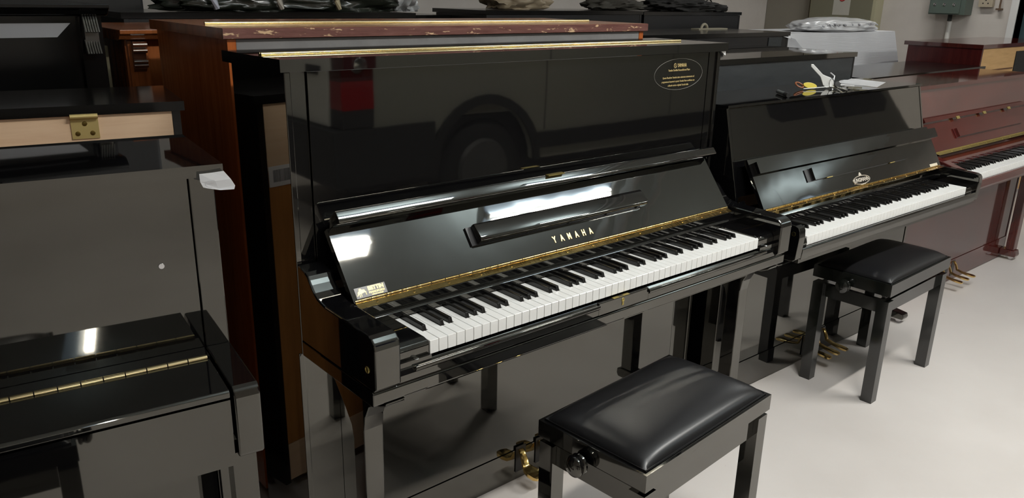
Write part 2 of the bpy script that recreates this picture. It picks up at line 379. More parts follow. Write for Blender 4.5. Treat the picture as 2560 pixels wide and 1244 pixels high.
# ============================================================ piano 1 : tall black upright, keyboard open
W1 = 1.5175
P1 = thing('upright_piano', 'tall glossy black upright piano with open keyboard and gold maker name, front centre', 'piano', (0, 0, 0), 0, FRONT)
t = P1
common_body(t, BLACK, W1, .60, 1.281, [(.338, .012), (.338, .634), (.320, .640), (.320, 1.281), (.60, 1.281), (.60, .012)])
for s in (0, 1):
    def X(a, b): return (a, b) if s == 0 else (W1-b, W1-a)
    a, b = X(0, .060)
    prof = [(.3185, .674), (.000, .674), (-.0095, .682), (-.0098, .768), (-.006, .781), (.004, .790), (.016, .794), (.10, .7965), (.195, .7985),
            (.213, .802), (.228, .806), (.242, .815), (.256, .829), (.264, .838), (.270, .846), (.282, .852), (.300, .856), (.3185, .859)]
    arm = obj('arm', prism(B(), prof, a, b, 'X', .004, 3), BLACK, t)
    sx = a-.0004 if s == 0 else b+.0004
    lk1 = B(); lathe(lk1, [(0, .008), (.0015, .0072), (.0018, .0055), (.0008, .005), (.0008, 0)], (sx, .022, .718), (-1 if s == 0 else 1, 0, 0), 16)
    obj('arm_screw', lk1, BRASS_OLD, arm, 40)
    a, b = X(.0155, .050)
    obj('upper_stile', box(B(), a, b, .327, .345, .80, 1.280, .003), BLACK, t)
    a, b = X(.052, .0605)
    obj('stile_bead', box(B(), a, b, .3205, .345, .80, 1.280, .0035, 3), BLACK, t)
    a, b = X(.0155, .100)
    obj('lower_stile', box(B(), a, b, .343, .36, .108, .635, .0015), BLACK, t)
    # key blocks beside the keys
    a, b = X(.061, .1455)
    kb = obj('key_block', prism(B(), [(.014, .706), (.014, .737), (.020, .745), (.032, .748), (.160, .749), (.160, .706)], a, b, 'X', .002, 2), BLACK, t)
    a2, b2 = X(.061, .1455)
    obj('key_block_foot', box(B(), a2, b2, .005, .013, .7055, .716, .0015), BLACK, t)
    sc = B(); lathe(sc, [(0, .0065), (.0012, .0055), (.0016, 0)], ((a2+b2)/2+(.005 if s == 0 else -.005), .0045+.004, .7165), (0, 0, 1), 14)
    obj('block_screw', sc, CHROME, t, 40)
    a, b = X(.030, .078)
    leg = [(.100, .062), (.100, .53), (.094, .565), (.078, .596), (.055, .612), (.03, .618), (.008, .628), (.004, .6365), (.300, .6365), (.27, .628), (.225, .600), (.185, .555), (.158, .52), (.150, .49), (.150, .062)]
    obj('leg', prism(B(), leg, a, b, 'X', .003, 2), BLACK, t)
    tb = obj('toe_block', prism(B(), [(.090, .022), (.082, .035), (.084, .055), (.10, .0615), (.337, .0615), (.337, .022)], a-.004, b+.004, 'X', .003, 2), BLACK, t)
    c = B(); cyl(c, ((a+b)/2-.008, .115, .0115), ((a+b)/2+.008, .115, .0115), .0115, n=16); cyl(c, ((a+b)/2-.008, .57, .0115), ((a+b)/2+.008, .57, .0115), .0115, n=16)
    obj('castor', c, BRASS_OLD, tb, 40)
obj('upper_panel', box(B(), .0615, W1-.0615, .3225, .342, .80, 1.2795, .002), BLACK, t)
lower = obj('lower_panel', box(B(), .1015, W1-.1015, .343, .36, .108, .635, .0015), BLACK, t)
obj('bottom_rail', box(B(), .0155, W1-.0155, .340, .365, .016, .1065, .003), BLACK, t)
obj('plinth_strip', box(B(), .02, W1-.02, .343, .36, .0, .0155), BLACK, t)
# keybed, key slip
kb = B(); prism(kb, [(.003, .642), (.003, .668), (.008, .6725), (.3185, .6725), (.3185, .638), (.008, .638)], .0, W1, 'X', .002, 2)
obj('keybed', kb, BLACK, t)
obj('keybed_moulding', prism(B(), [(.03, .6375), (.03, .622), (.05, .610), (.09, .607), (.28, .607), (.28, .6375)], .16, W1-.16, 'X', 0, 2), BLACK, t)
sl = B()
prism(sl, [(.0015, .6745), (.0015, .690), (.004, .701), (.0090, .7080), (.0122, .7080), (.0122, .6745)], .061, .655, 'X', .0012, 2)
prism(sl, [(.0015, .6745), (.0015, .7055), (.0025, .7080), (.0122, .7080), (.0122, .6745)], .655, .845, 'X', .0006, 1)
prism(sl, [(.0015, .6745), (.0015, .690), (.004, .701), (.0090, .7080), (.0122, .7080), (.0122, .6745)], .845, W1-.061, 'X', .0012, 2)
slip = obj('key_slip', sl, BLACK, t)
g = B(); prism(g, [(-.0030, .693), (-.0050, .698), (-.0035, .703), (.003, .705), (.004, .697)], .845, 1.40, 'X', .001, 2)
prism(g, [(-.0030, .693), (-.0050, .698), (-.0035, .703), (.003, .705), (.004, .697)], .10, .655, 'X', .001, 2)
obj('finger_grip', g, BLACK, slip, 40)
obj('lock_plate', box(B(), .708, .768, .0005, .010, .7080, .7091, .0003, 1), BRASS_OLD, slip)
ke = B(); 
lathe(ke, [(0, .006), (.001, .0055), (.0012, .003), (.0002, .0025), (.0002, 0)], (.744, .0014, .6975), (0, -1, 0), 16)
prism(ke, [(.7405, .683), (.7475, .683), (.7465, .6935), (.7415, .6935)], .0004, .0014, 'Y')
obj('keyhole_plate', ke, BRASS_OLD, slip, 40)
obj('lock_slot', box(B(), .730, .746, .002, .0085, .7091, .7095), BLACK_DULL, slip)
keyboard(t, .1463, .0130, .744)
obj('nameboard_lip', prism(B(), [(.152, .7485), (.152, .7615), (.158, .7655), (.1655, .7655), (.1655, .7485)], .061, W1-.061, 'X', .0012, 2), BLACK, t)
obj('nameboard', prism(B(), [(.1665, .7485), (.1665, .7845), (.19, .790), (.30, .790), (.30, .7485)], .061, W1-.061, 'X', .001, 1), BLACK, t)
# fallboard leaf, flap
def leafframe(x, v, y0, z0, dy, dz, off): 
    L = math.hypot(dy, dz); u = Vector((0, dy/L, dz/L)); n = Vector((0, -u.z, u.y))
    return frameM(Vector((x, y0, z0))+u*v+n*off, (1, 0, 0), u)
LF = (.186, .797, .108, .141)
def leafprism(x0, x1, v0, v1, o0, o1, bev, M0, seg=2):
    bm = B(); box(bm, x0, x1, v0, v1, o0, o1, bev, seg, M0); return bm
M1 = leafframe(0, 0, *LF, 0)
leaf = obj('fallboard', leafprism(.065, W1-.071, -.004, .1776, -.016, 0, .0025, M1, 3), BLACK_WAVY, t)
flap = obj('fallboard_flap', prism(B(), [(.264, .9535), (.260, .9575), (.2605, .9625), (.274, .9795), (.279, .9805), (.303, .960), (.318, .940), (.316, .925), (.300, .934), (.285, .945)], .078, 1.462, 'X', .002, 2), BLACK_WAVY, t, 30)
lkp = obj('fallboard_lock', box(B(), .712, .772, .264, .2785, .9795, .9822, .0005, 1), BRASS_OLD, flap)
obj('lock_slot', box(B(), .730, .752, .2665, .273, .9808, .9818), BLACK_DULL, flap)
hinge_strip(t, .068, W1-.073, .166, .7855, .187, .7935)
# music desk folded on the fallboard
dk = B(); 
prism(dk, [(.064, .0055), (.064, .024), (.068, .0275), (.074, .028), (.108, .0215), (.114, .018), (.114, .0055)], .436, 1.066, 'X', .003, 3, M1)
desk = obj('music_desk', dk, BLACK, t, 30)
obj('desk_base', leafprism(.418, 1.05, .062, .112, .0002, .0055, .001, M1), BLACK_DULL, desk)
for xx in (.56, .97): obj('desk_hinge', leafprism(xx, xx+.05, .0655, .068, .004, .012, .0005, M1, 1), BRASS, desk)
bp = B()
for xx in (.47, .60, .75, .90, 1.03): lathe(bp, [(0, .003), (.004, .0025), (.005, 0)], M1 @ Vector((xx, .0675, .008)), M1.to_3x3() @ Vector((0, -1, 0)), 8)
o = obj('rubber_buttons', bp, RUBBER, desk, 40); o['kind'] = 'stuff'
# maker's name in single gold letters
word = 'YAMAHA'; xs = [.690, .718, .748, .777, .804, .830]
for ch, x in zip(word, [.684+.0276*i for i in range(6)]):
    text_obj('gold_letter', ch, .0245, GOLD, leaf, leafframe(x, .0290, *LF, .0006), xs=.72, extrude=.0005, bold=.0009)
# dealer sticker: piano silhouette, BETTIN, PIANOFORTI
stk = obj('dealer_sticker', leafprism(.0755, .1535, .0035, .0285, .0002, .0005, 0, M1), mat('grey_sticker', (.20, .20, .20), .25), leaf, label='small silver and gold dealer sticker')
text_obj('sticker_letters', 'BETTIN', .0125, GOLD, stk, leafframe(.1285, .0215, *LF, .0007), xs=.98, extrude=.0001, bold=.0007)
text_obj('sticker_letters', 'PIANOFORTI', .0062, GOLD, stk, leafframe(.1285, .0120, *LF, .0007), xs=1.12, extrude=.0001, bold=.0003)
text_obj('sticker_letters', 'assistenza e noleggio', .0034, GOLD, stk, leafframe(.1285, .0068, *LF, .0007), xs=1.05, extrude=.0001, bold=.0003)
M2 = leafframe(.0775, .0050, *LF, .0006)
pg = B(); s_ = .001
for P in ([(0, 6), (3, 7), (4, 12), (6, 14.5), (8, 15), (9, 20), (13, 21), (15, 18), (22, 17), (23, 13), (25, 12), (25, 10), (20, 10.5), (12, 8.5), (6, 8), (2, 4.5)], [(7, 8), (8.5, 8), (8, 1), (7, 1)], [(11, 8.5), (12.5, 8.5), (12, 2), (11, 2)], [(22.5, 10.5), (24, 10.5), (24.5, 4), (23.6, 4)]):
    prism(pg, [(a*s_, b*s_) for a, b in P], 0, .0001, 'Z', M=M2)
obj('piano_emblem', pg, GOLD, stk)
# oval decal on the upper panel
YD = .3222
dec = B(); n = 48; a_, b_ = .1185, .0475
ov = [(1.310+a_*math.cos(2*PI*i/n), YD, 1.2175+b_*math.sin(2*PI*i/n)) for i in range(n)]
tube(dec, ov, .00045, 4, True); decal = obj('oval_decal', dec, mat('decal_line', (.30, .29, .25), .5), t, label='oval gold printed transfer near the top right of the upper panel')
def dtext(s, x, z, size, xs=1, bold=0): text_obj('decal_letters', s, size, GOLD_DIM, decal, frameM((x, YD, z), (1, 0, 0), (0, 0, 1)), xs=xs, extrude=.0001, bold=bold)
dtext('YAMAHA', 1.322, 1.2440, .0145, .75, .0006)
el = B(); tube(el, [(1.2885+.0062*math.cos(2*PI*i/20), YD, 1.2440+.0066*math.sin(2*PI*i/20)) for i in range(20)], .0009, 4, True)
for k in range(3):
    A = PI/2+2*PI*k/3; tube(el, [(1.2885, YD, 1.2440), (1.2885+.0058*math.cos(A), YD, 1.2440+.0058*math.sin(A))], .0006, 4)
obj('tuning_fork_emblem', el, GOLD_DIM, decal)
dtext('Yamaha Certified Reconditioned Piano', 1.310, 1.2300, .0085, .80, .0002)
dtext('Questo Pianoforte Yamaha è stato selezionato attentamente nel', 1.310, 1.2080, .0075, .80, .0002)
dtext('programma ed esposto in quanto Yamaha Piano certificato con', 1.310, 1.1960, .0075, .85, .0002)
dtext('collaudo tecnico originale Yamaha Italia', 1.310, 1.1840, .0075, .85, .0002)
# lid
ld1 = obj('lid', box(B(), -.0145, W1+.0145, .3045, .4235, 1.2825, 1.3085, .0025, 3), BLACK, t)
obj('rear_lid', box(B(), -.0145, W1+.0145, .4245, .615, 1.2825, 1.3080, .0025, 3), BLACK, t)
rod = B(); cyl(rod, (.0, .4290, 1.3110), (1.44, .4290, 1.3110), .0038, n=12); cyl(rod, (.0, .4375, 1.3110), (1.44, .4375, 1.3110), .0038, n=12); box(rod, 0, 1.44, .425, .4415, 1.3081, 1.3093)
obj('lid_hinge', rod, BRASS_ROD, ld1, 50)
for xx in (.703, .785, .867): pedal(t, xx, .338)

# ============================================================ piano 2 : lower black upright to the right, keyboard open
W2 = 1.412
P2 = thing('upright_piano', 'lower glossy black upright piano with keys and papers lying on its lid', 'piano', (1.553, -.02, 0), -.0196, FRONT)
t = P2
cyt, cyb, zt = .325, .252, 1.094
common_body(t, BLACK, W2, .60, 1.10, [(.272, .05), (.272, .62), (.24, .66), (cyb, .80), (cyt, zt), (.60, zt), (.60, .05)])
for s in (0, 1):
    def X(a, b): return (a, b) if s == 0 else (W2-b, W2-a)
    a, b = X(0, .034)
    prof = [(.26, .625), (.012, .638), (.004, .645), (-.002, .720), (.000, .742), (.006, .752), (.018, .757), (.13, .764), (.20, .768), (.228, .772), (.238, .790), (.238, .80), (.26, .80)]
    prof = [(min(p[0], .2395), p[1]) for p in prof]
    prof = [(.2395, .625)]+prof[1:11]+[(.2395, .785)]
    arm = obj('arm', prism(B(), prof, a, b, 'X', .004, 3), BLACK, t)
    a, b = (.0345, .0725) if s == 0 else (1.2995, W2-.0345)
    obj('key_block', prism(B(), [(.012, .672), (.010, .690), (.014, .703), (.022, .708), (.150, .712), (.150, .672)], a, b, 'X', .002, 2), BLACK, t)
    a, b = X(.0, .05)
    tb = obj('toe_block', prism(B(), [(.20, .022), (.195, .035), (.200, .05), (.27, .06), (.27, .022)], a, b, 'X', .003, 2), BLACK, t)
    c = B(); cyl(c, ((a+b)/2-.008, .225, .0115), ((a+b)/2+.008, .225, .0115), .0115, n=16); cyl(c, ((a+b)/2-.008, .57, .0115), ((a+b)/2+.008, .57, .0115), .0115, n=16)
    obj('castor', c, CHROME, tb, 40)
UPM = frameM((0, cyb, .80), (1, 0, 0), (0, cyt-cyb, zt-.80))
LU = math.hypot(cyt-cyb, zt-.80)
obj('upper_panel', box(B(), .0165, W2-.0165, 0, LU-.002, -.018, -.002, .0025, 2, UPM), BLACK, t)
obj('lower_panel', box(B(), .0165, W2-.0165, .275, .29, .125, .62, .002), BLACK, t)
obj('bottom_rail', box(B(), .0165, W2-.0165, .272, .295, .006, .1235, .003), BLACK, t)
obj('keybed', box(B(), .0345, W2-.0345, .012, .2385, .625, .671, .004, 3), BLACK, t)
obj('key_slip', prism(B(), [(.004, .640), (.001, .66), (.001, .6745), (.004, .679), (.0115, .679), (.0115, .640)], .0345, W2-.0345, 'X', .001, 2), BLACK, t)
keyboard(t, .0735, .014, .710)
obj('nameboard', prism(B(), [(.158, .716), (.158, .735), (.166, .745), (.178, .762), (.235, .768), (.235, .716)], .0345, W2-.0345, 'X', .0015, 2), BLACK, t, 40)
LF2 = (.160, .765, .09, .160); MM = leafframe(0, 0, *LF2, 0)
leaf = obj('fallboard', leafprism(.040, W2-.040, -.002, .1855, -.014, 0, .0025, MM, 3), BLACK_WAVY, t)
obj('fallboard_flap', leafprism(.056, W2-.020, .128, .170, .0005, .022, .005, MM, 3), BLACK_WAVY, t, 30)
hinge_strip(t, .045, W2-.05, .142, .7655, .163, .7672)
desk = obj('music_desk', leafprism(.375, 1.09, .066, .112, .003, .014, .004, MM, 3), BLACK, t)
obj('desk_base', leafprism(.340, 1.08, .064, .110, .0002, .003, .0008, MM), BLACK_DULL, desk)
for xx in (.46, .94): obj('desk_hinge', leafprism(xx, xx+.04, .0635, .066, .003, .009, .0005, MM, 1), BRASS_OLD, desk)
# oval emblem with the maker's name
em = B(); n = 40
tube(em, [MM @ Vector((.700+.062*math.cos(2*PI*i/n), .027+.0165*math.sin(2*PI*i/n), .001)) for i in range(n)], .0016, 6, True)
prism(em, [(.690, .044), (.710, .044), (.7085, .051), (.700, .058), (.6915, .051)], .0002, .0016, 'Z', M=MM)
prism(em, [(.680, .0095), (.730, .0125), (.720, .0085), (.690, .0070)], .0002, .0016, 'Z', M=MM)
emb = obj('oval_emblem', em, mat('silver_gilt', (.50, .45, .38), .4, .5), leaf)
text_obj('emblem_letters', 'JUNGMANN', .021, emb.data.materials[0], emb, leafframe(.700, .027, *LF2, .0008), xs=.98, extrude=.0003, bold=.0008)
obj('small_label', leafprism(1.275, 1.345, .006, .020, .0002, .0006, 0, MM), mat('cream_label', (.6, .55, .42), .5), leaf, label='small cream label')
obj('lid', box(B(), -.001, W2+.001, cyt-.006, .605, zt+.001, zt+.0095, .003, 3), BLACK, t)
for xx in (.635, .70, .765): pedal(t, xx, .270, 'slim')

# ============================================================ piano 3 : red mahogany upright, right edge
W3 = 1.52
P3 = thing('upright_piano', 'glossy red mahogany upright piano at the right end of the front row', 'piano', (2.984, .012, 0), -.012, FRONT)
t = P3
common_body(t, MAHOG, W3, .60, 1.075, [(.268, .05), (.268, .62), (.24, .66), (.262, .80), (.325, 1.060), (.60, 1.060), (.60, .05)])
for s in (0, 1):
    def X(a, b): return (a, b) if s == 0 else (W3-b, W3-a)
    a, b = X(0, .055)
    prof = [(.239, .635), (.008, .640), (.0, .650), (-.002, .715), (.004, .732), (.018, .742), (.12, .775), (.19, .790), (.239, .800)]
    obj('arm', prism(B(), prof, a, b, 'X', .004, 3), MAHOG, t)
    a, b = X(.0555, .1460)
    if s == 1: obj('key_block', prism(B(), [(.012, .690), (.012, .715), (.022, .722), (.150, .722), (.150, .690)], a, b, 'X', .002, 2), MAHOG, t)
    a, b = X(.02, .075)
    if s == 0: continue
    leg = [(.195, .062), (.195, .50), (.18, .56), (.14, .61), (.09, .634), (.235, .634), (.24, .60), (.24, .062)]
    obj('leg', prism(B(), leg, a, b, 'X', .003, 2), MAHOG, t)
    tb = obj('toe_block', prism(B(), [(.182, .022), (.178, .035), (.186, .0615), (.266, .0615), (.266, .022)], a-.003, b+.003, 'X', .003, 2), MAHOG, t)
    c = B(); cyl(c, ((a+b)/2-.008, .21, .0115), ((a+b)/2+.008, .21, .0115), .0115, n=16); cyl(c, ((a+b)/2-.008, .57, .0115), ((a+b)/2+.008, .57, .0115), .0115, n=16)
    obj('castor', c, CHROME, tb, 40)
UPM = frameM((0, .262, .80), (1, 0, 0), (0, .063, .260)); LU = math.hypot(.063, .260)
obj('upper_panel', box(B(), .0165, W3-.0165, 0, LU-.002, -.018, -.002, .0025, 2, UPM), MAHOG, t)
obj('lower_panel', box(B(), .0165, W3-.0165, .272, .287, .125, .63, .002), MAHOG, t)
obj('bottom_rail', box(B(), .0165, W3-.0165, .268, .29, .006, .1235, .003), MAHOG, t)
obj('keybed', box(B(), .0555, W3-.0555, .012, .2385, .640, .688, .004, 3), MAHOG, t)
obj('key_slip', prism(B(), [(.004, .650), (.001, .66), (.001, .688), (.004, .692), (.0115, .692), (.0115, .650)], .0555, W3-.0555, 'X', .001, 2), MAHOG, t)
keyboard(t, .0585, .014, .722)
obj('nameboard', prism(B(), [(.158, .728), (.158, .745), (.163, .755), (.200, .782), (.235, .786), (.235, .728)], .0555, W3-.0555, 'X', .0015, 2), MAHOG, t)
LF3 = (.178, .792, .092, .140); MM = leafframe(0, 0, *LF3, 0)
leaf = obj('fallboard', leafprism(.058, W3-.058, -.002, .165, -.014, 0, .0025, MM, 3), MAHOG, t)
bar = obj('fallboard_flap', leafprism(.058, W3-.058, .150, .168, .0005, .016, .005, MM, 3), MAHOG, t, 30)
for xx in (.385, .70, 1.02): obj('flap_clip', leafprism(xx, xx+.035, .140, .154, .0145, .0185, .0006, MM, 1), BRASS_OLD, bar)
hinge_strip(t, .060, W3-.060, .160, .790, .181, .7945, m=BRASS_OLD)
dk = B(); box(dk, .345, 1.15, .055, .098, .004, .014, .005, 3, MM)
desk = obj('music_desk', dk, MAHOG, t, 30)
obj('desk_base', leafprism(.325, 1.14, .052, .100, .0002, .004, .001, MM), MAHOG_DARK, desk)
obj('lid', box(B(), -.004, W3+.004,   .312, .605, 1.061, 1.079, .006, 3), MAHOG, t)
for xx in (.615, .695, .775): pedal(t, xx, .268, 'slim')

# ============================================================ piano 0 : closed black upright, left edge
W0 = 1.50; A0 = math.radians(-7.5)
P0 = thing('upright_piano', 'glossy black upright piano with closed fallboard at the left edge of the photo', 'piano',
           (-.246-W0*math.cos(A0), -.035-W0*math.sin(A0), 0), A0, FRONT)
t = P0
cy = .203; H0 = 1.144
common_body(t, BLACK, W0, .535, H0-.025, [(cy+.02, .03), (cy+.02, .63), (cy, .64), (cy, H0-.0225), (.52, H0-.0225), (.52, .03)], st=.044)
for s in (0, 1):
    def X(a, b): return (a, b) if s == 0 else (W0-b, W0-a)
    a, b = X(0, .045)
    prof = [(cy-.001, .655), (.004, .655), (.0, .660), (-.001, .772), (.004, .785), (.014, .790), (.10, .7905), (cy-.001, .7905)]
    obj('arm', prism(B(), prof, a, b, 'X', .004, 3), BLACK, t)
    a, b = X(.010, .052)
    obj('leg', box(B(), a, b, .025, .070, .02, .652, .003, 2), BLACK, t)
    obj('toe_block', box(B(), a-.003, b+.003, .02, cy+.018, .0, .045, .003, 2), BLACK, t)
obj('upper_panel', box(B(), .0465, W0-.0465, cy+.001, cy+.02, .74, H0-.023, .0015), BLACK, t)
lkb = B(); lathe(lkb, [(0, .0055), (.001, .005), (.0012, 0)], (W0-.105, cy+.0005, .963), (0, -1, 0), 14); obj('panel_lock', lkb, CHROME, t, 40)
obj('lower_panel', box(B(), .0465, W0-.0465, cy+.022, cy+.04, .11, .64, .0015), BLACK, t)
obj('bottom_rail', box(B(), .0465, W0-.0465, cy+.02, cy+.04, .0, .108, .003), BLACK, t)
obj('keybed', box(B(), .012, W0-.0505, .006, cy, .640, .706, .002, 2), BLACK, t)
obj('key_slip', box(B(), .0465, W0-.0505, .004, .03, .7065, .770, .002, 2), BLACK, t)
obj('rear_fallboard', box(B(), .0465, W0-.0475, .157, cy-.001, .770, .7895, .0015), BLACK, t)
obj('fallboard', prism(B(), [(.000, .777), (.000, .786), (.004, .7895), (.145, .7895), (.145, .772), (.005, .772)], .0465, W0-.0505, 'X', .0015, 3), BLACK, t)
k = B(); N = 40; L = (W0-.1)/N
for i in range(N): cyl(k, (.047+i*L+.001, .151, .7905), (.047+(i+1)*L-.001, .151, .7905), .0055, n=10)
o = obj('long_hinge', k, BRASS_ROD, t, 50)
obj('lid', box(B(), -.014, W0+.014, cy-.018, .530, H0-.0215, H0, .0025, 3), BLACK, t)
# ============================================================ piano stools
def stool(label, loc, rz, W, D, zt, frame_h, gap, apron_h, knob_z, BLACK=BLACK):
    t = thing('piano_stool', label, 'stool', loc, rz, 'piano stools')
    fr = obj('seat_frame', box(B(), 0, W, 0, D, zt-frame_h, zt, .004, 3), BLACK, t)
    # padded seat: a dome pinched at the border
    bm = B(); nx, ny = 36, 24; x0, x1, y0, y1 = .011, W-.011, .011, D-.011; vv = []
    for i in range(nx+1):
        row = []
        for j in range(ny+1):
            u = -1+2*i/nx; v = -1+2*j/ny
            u = math.copysign(abs(u)**.75, u) if u else 0; v = math.copysign(abs(v)**.75, v) if v else 0
            e = max(0, (1-abs(u)**7))**.55*max(0, (1-abs(v)**5))**.55
            h = .004+.034*e*(.86+.14*(1-u*u)*(1-v*v)) + (.0012*math.exp(-((v-.25)/.05)**2)*(1-abs(u)) )
            row.append(bm.verts.new(((x0+x1)/2+u*(x1-x0)/2, (y0+y1)/2+v*(y1-y0)/2, zt+h-.002)))
        vv.append(row)
    for i in range(nx):
        for j in range(ny): bm.faces.new((vv[i][j], vv[i+1][j], vv[i+1][j+1], vv[i][j+1]))
    bd = [vv[i][0] for i in range(nx+1)]+[vv[nx][j] for j in range(1, ny+1)]+[vv[i][ny] for i in range(nx-1, -1, -1)]+[vv[0][j] for j in range(ny-1, 0, -1)]
    lo = [bm.verts.new((v.co.x, v.co.y, zt-.001)) for v in bd]
    for k in range(len(bd)): bm.faces.new((bd[k-1], lo[k-1], lo[k], bd[k]))
    bmesh.ops.recalc_face_normals(bm, faces=bm.faces[:])
    cu = obj('cushion', bm, LEATHER, t, 50)
    b = B(); pts = [(x0, y0, zt+.002), (x1, y0, zt+.002), (x1, y1, zt+.002), (x0, y1, zt+.002)]
    tube(b, pts, .0022, 6, True); obj('piping', b, LEATHER, cu, 50)
    za = zt-frame_h-gap
    for sx in (0, 1):
        for sy in (0, 1):
            x = .003 if sx == 0 else W-.003-.042; y = .003 if sy == 0 else D-.003-.042
            obj('leg', box(B(), x, x+.042, y, y+.042, 0, za, .003, 2), BLACK, t)
    for sy in (0, 1):
        y = .016 if sy == 0 else D-.016-.018
        obj('apron', box(B(), .0455, W-.0455, y, y+.018, za-apron_h, za-.002, .002), BLACK, t)
    for sx in (0, 1):
        x = .016 if sx == 0 else W-.016-.018
        obj('apron', box(B(), x, x+.018, .0455, D-.0455, za-apron_h, za-.002, .002), BLACK, t)
    sp = B(); cyl(sp, (.006, D/2+.018, knob_z), (W-.006, D/2, knob_z), .008, n=12)
    for k in (-1, 1):
        cyl(sp, (W*.5+k*.15, D/2-.08, za-.02), (W*.5-k*.15, D/2-.08, zt-frame_h-.001), .008, n=8)
    obj('lift_mechanism', sp, BLACK_DULL, t, 40)
    for s in (-1, 1):
        k = B(); px = -.0005 if s < 0 else W+.0005
        lathe(k, [(0, .011), (.005, .011), (.006, .022), (.010, .0255), (.014, .0245), (.0165, .021), (.0185, .0225), (.024, .0255), (.031, .0245), (.036, .018), (.038, .008), (.0385, 0)], (px, D/2+.018, knob_z), (s, 0, 0), 28)
        obj('knob', k, BLACK, t, 40)
    return t
stool('black piano stool with shiny padded leatherette seat in front of the tall piano', (.420, -.373, 0), math.radians(4.05), .524, .310, .500, .042, .013, .054, .452)
stool('dull black piano stool with raised seat, standing before the second piano', (2.050, -.130, 0), math.radians(1.0), .532, .300, .478, .046, .022, .052, .432, BLACK_STOOL)

stool('black piano stool pushed up to the closed left piano, just outside the photo', (-1.145, -.735, 0), math.radians(-7.5), .524, .300, .480, .042, .008, .056, .435)

# ============================================================ pianos of the back rows
def rear_piano(label, loc, rz, W, D, H, body, edge, lidm, top_beam, panel, foot, st=.018, lt=.022, lidover=.010, zb=None, posts=True, hinges=(), worn=False, back_y=0):
    t = thing('upright_piano', label, 'piano', loc, rz, 'upright pianos stored behind the front row')
    for s in (0, 1):
        x = 0 if s == 0 else W-st
        obj('side_panel', box(B(), x, x+st, 0, D-.02, .04, H-lt-.001, .002), body, t)
    zb = zb or H-lt-.16
    tb = obj('top_beam', box(B(), st+.001, W-st-.001, .001, .06, zb, H-lt-.0015, .001), top_beam, t)
    bp = obj('back_panel', box(B(), st+.001, W-st-.001, .002 if not posts else .012, .04, .17, zb-.001, .001), panel, t)
    if posts:
        for k in range(5):
            x = st+.002+(W-2*st-.10)*k/4
            obj('back_post', box(B(), x, x+.095, .003, .0115, .171, zb-.002, .001), panel, t)
    obj('bottom_beam', box(B(), st+.001, W-st-.001, .001, .06, .05, .169, .001), foot, t)
    obj('front_panel', box(B(), st+.001, W-st-.001, D-.05, D-.03, .05, H-lt-.0015), body, t)
    obj('lid', box(B(), -lidover, W+lidover, -.006, D+.005, H-lt, H, .003, 3), lidm, t)
    c = B()
    for x in (.10, W-.10):
        for y in (.06, D-.12): cyl(c, (x-.012, y, .02), (x+.012, y, .02), .02, n=12); box(c, x-.02, x+.02, y-.02, y+.02, .0385, .05)
    obj('castors', c, BRASS_OLD, t, 40)
    for hx in hinges:
        zt_ = H-lt-.0015
        hp = obj('lid_butt_hinge', box(B(), hx-.028, hx+.028, -.0016, .0008, zt_-.052, zt_-.004, .0006, 1), BRASS_PL, t)
        k = B(); cyl(k, (hx-.028, -.0065, zt_-.001), (hx+.028, -.0065, zt_-.001), .0058, n=12); obj('hinge_pin', k, BRASS_PL, hp, 40)
        sc = B()
        for a, b in ((0, -.018), (-.016, -.040), (.014, -.040)): lathe(sc, [(0, .0055), (.0014, .0045), (.002, 0)], (hx+a, -.0016, zt_+b), (0, -1, 0), 12)
        obj('hinge_screw', sc, mat('dark_brass', (.22, .16, .05), .4, 1), hp, 40)
    return t
# black piano with pale bare back, behind the closed one
A = math.radians(-10); Wb = 1.50
def place_rear(x_right, y_right, rz, W): return (x_right-W*math.cos(rz), y_right-W*math.sin(rz), 0)
PB = rear_piano('black upright piano showing its pale wooden back and a brass hinge, at the left', place_rear(-.095, .700, A, Wb), A, Wb, .34, 1.187,
                BLACK_OLD, None, BLACK_OLD, PALE, STAIN, PALE, zb=.990, posts=False, hinges=(Wb-.205, .55))
st_ = obj('barcode_sticker', box(B(), Wb-.018-.105, Wb-.020, .0001, .0009, .945, 1.000, .0), WHITEP, PB)
bc = B(); x = Wb-.112; random.seed(3)
while x < Wb-.033:
    wd = random.choice((.0007, .0012, .0020)); box(bc, x, x+wd, -.0002, .0001, .957, .990); x += wd+random.choice((.0008, .0014))
obj('barcode_bars', bc, INK, st_)['kind'] = 'stuff'

# tall reddish brown piano whose grey back faces the tall black one
PW = rear_piano('tall reddish brown upright piano with scuffed lid edge, behind the tall black one', (.042, .722, 0), -.004, 1.545, .56, 1.352,
                WALNUT, None, WALNUT_DK, GREYP, GREYP, GREYP, st=.022, lt=.026, lidover=.012)
obj('lid_edge', box(B(), -.0125, 1.545+.0125, -.0105, -.0065, 1.327, 1.3515, .0015), WORN, PW, label='scuffed reddish edge of the lid')
rod = B(); cyl(rod, (.02, .20, 1.3555), (1.46, .20, 1.3555), .0045, n=10); box(rod, .02, 1.46, .194, .206, 1.3521, 1.353); obj('lid_hinge', rod, BRASS_ROD, PW, 50)

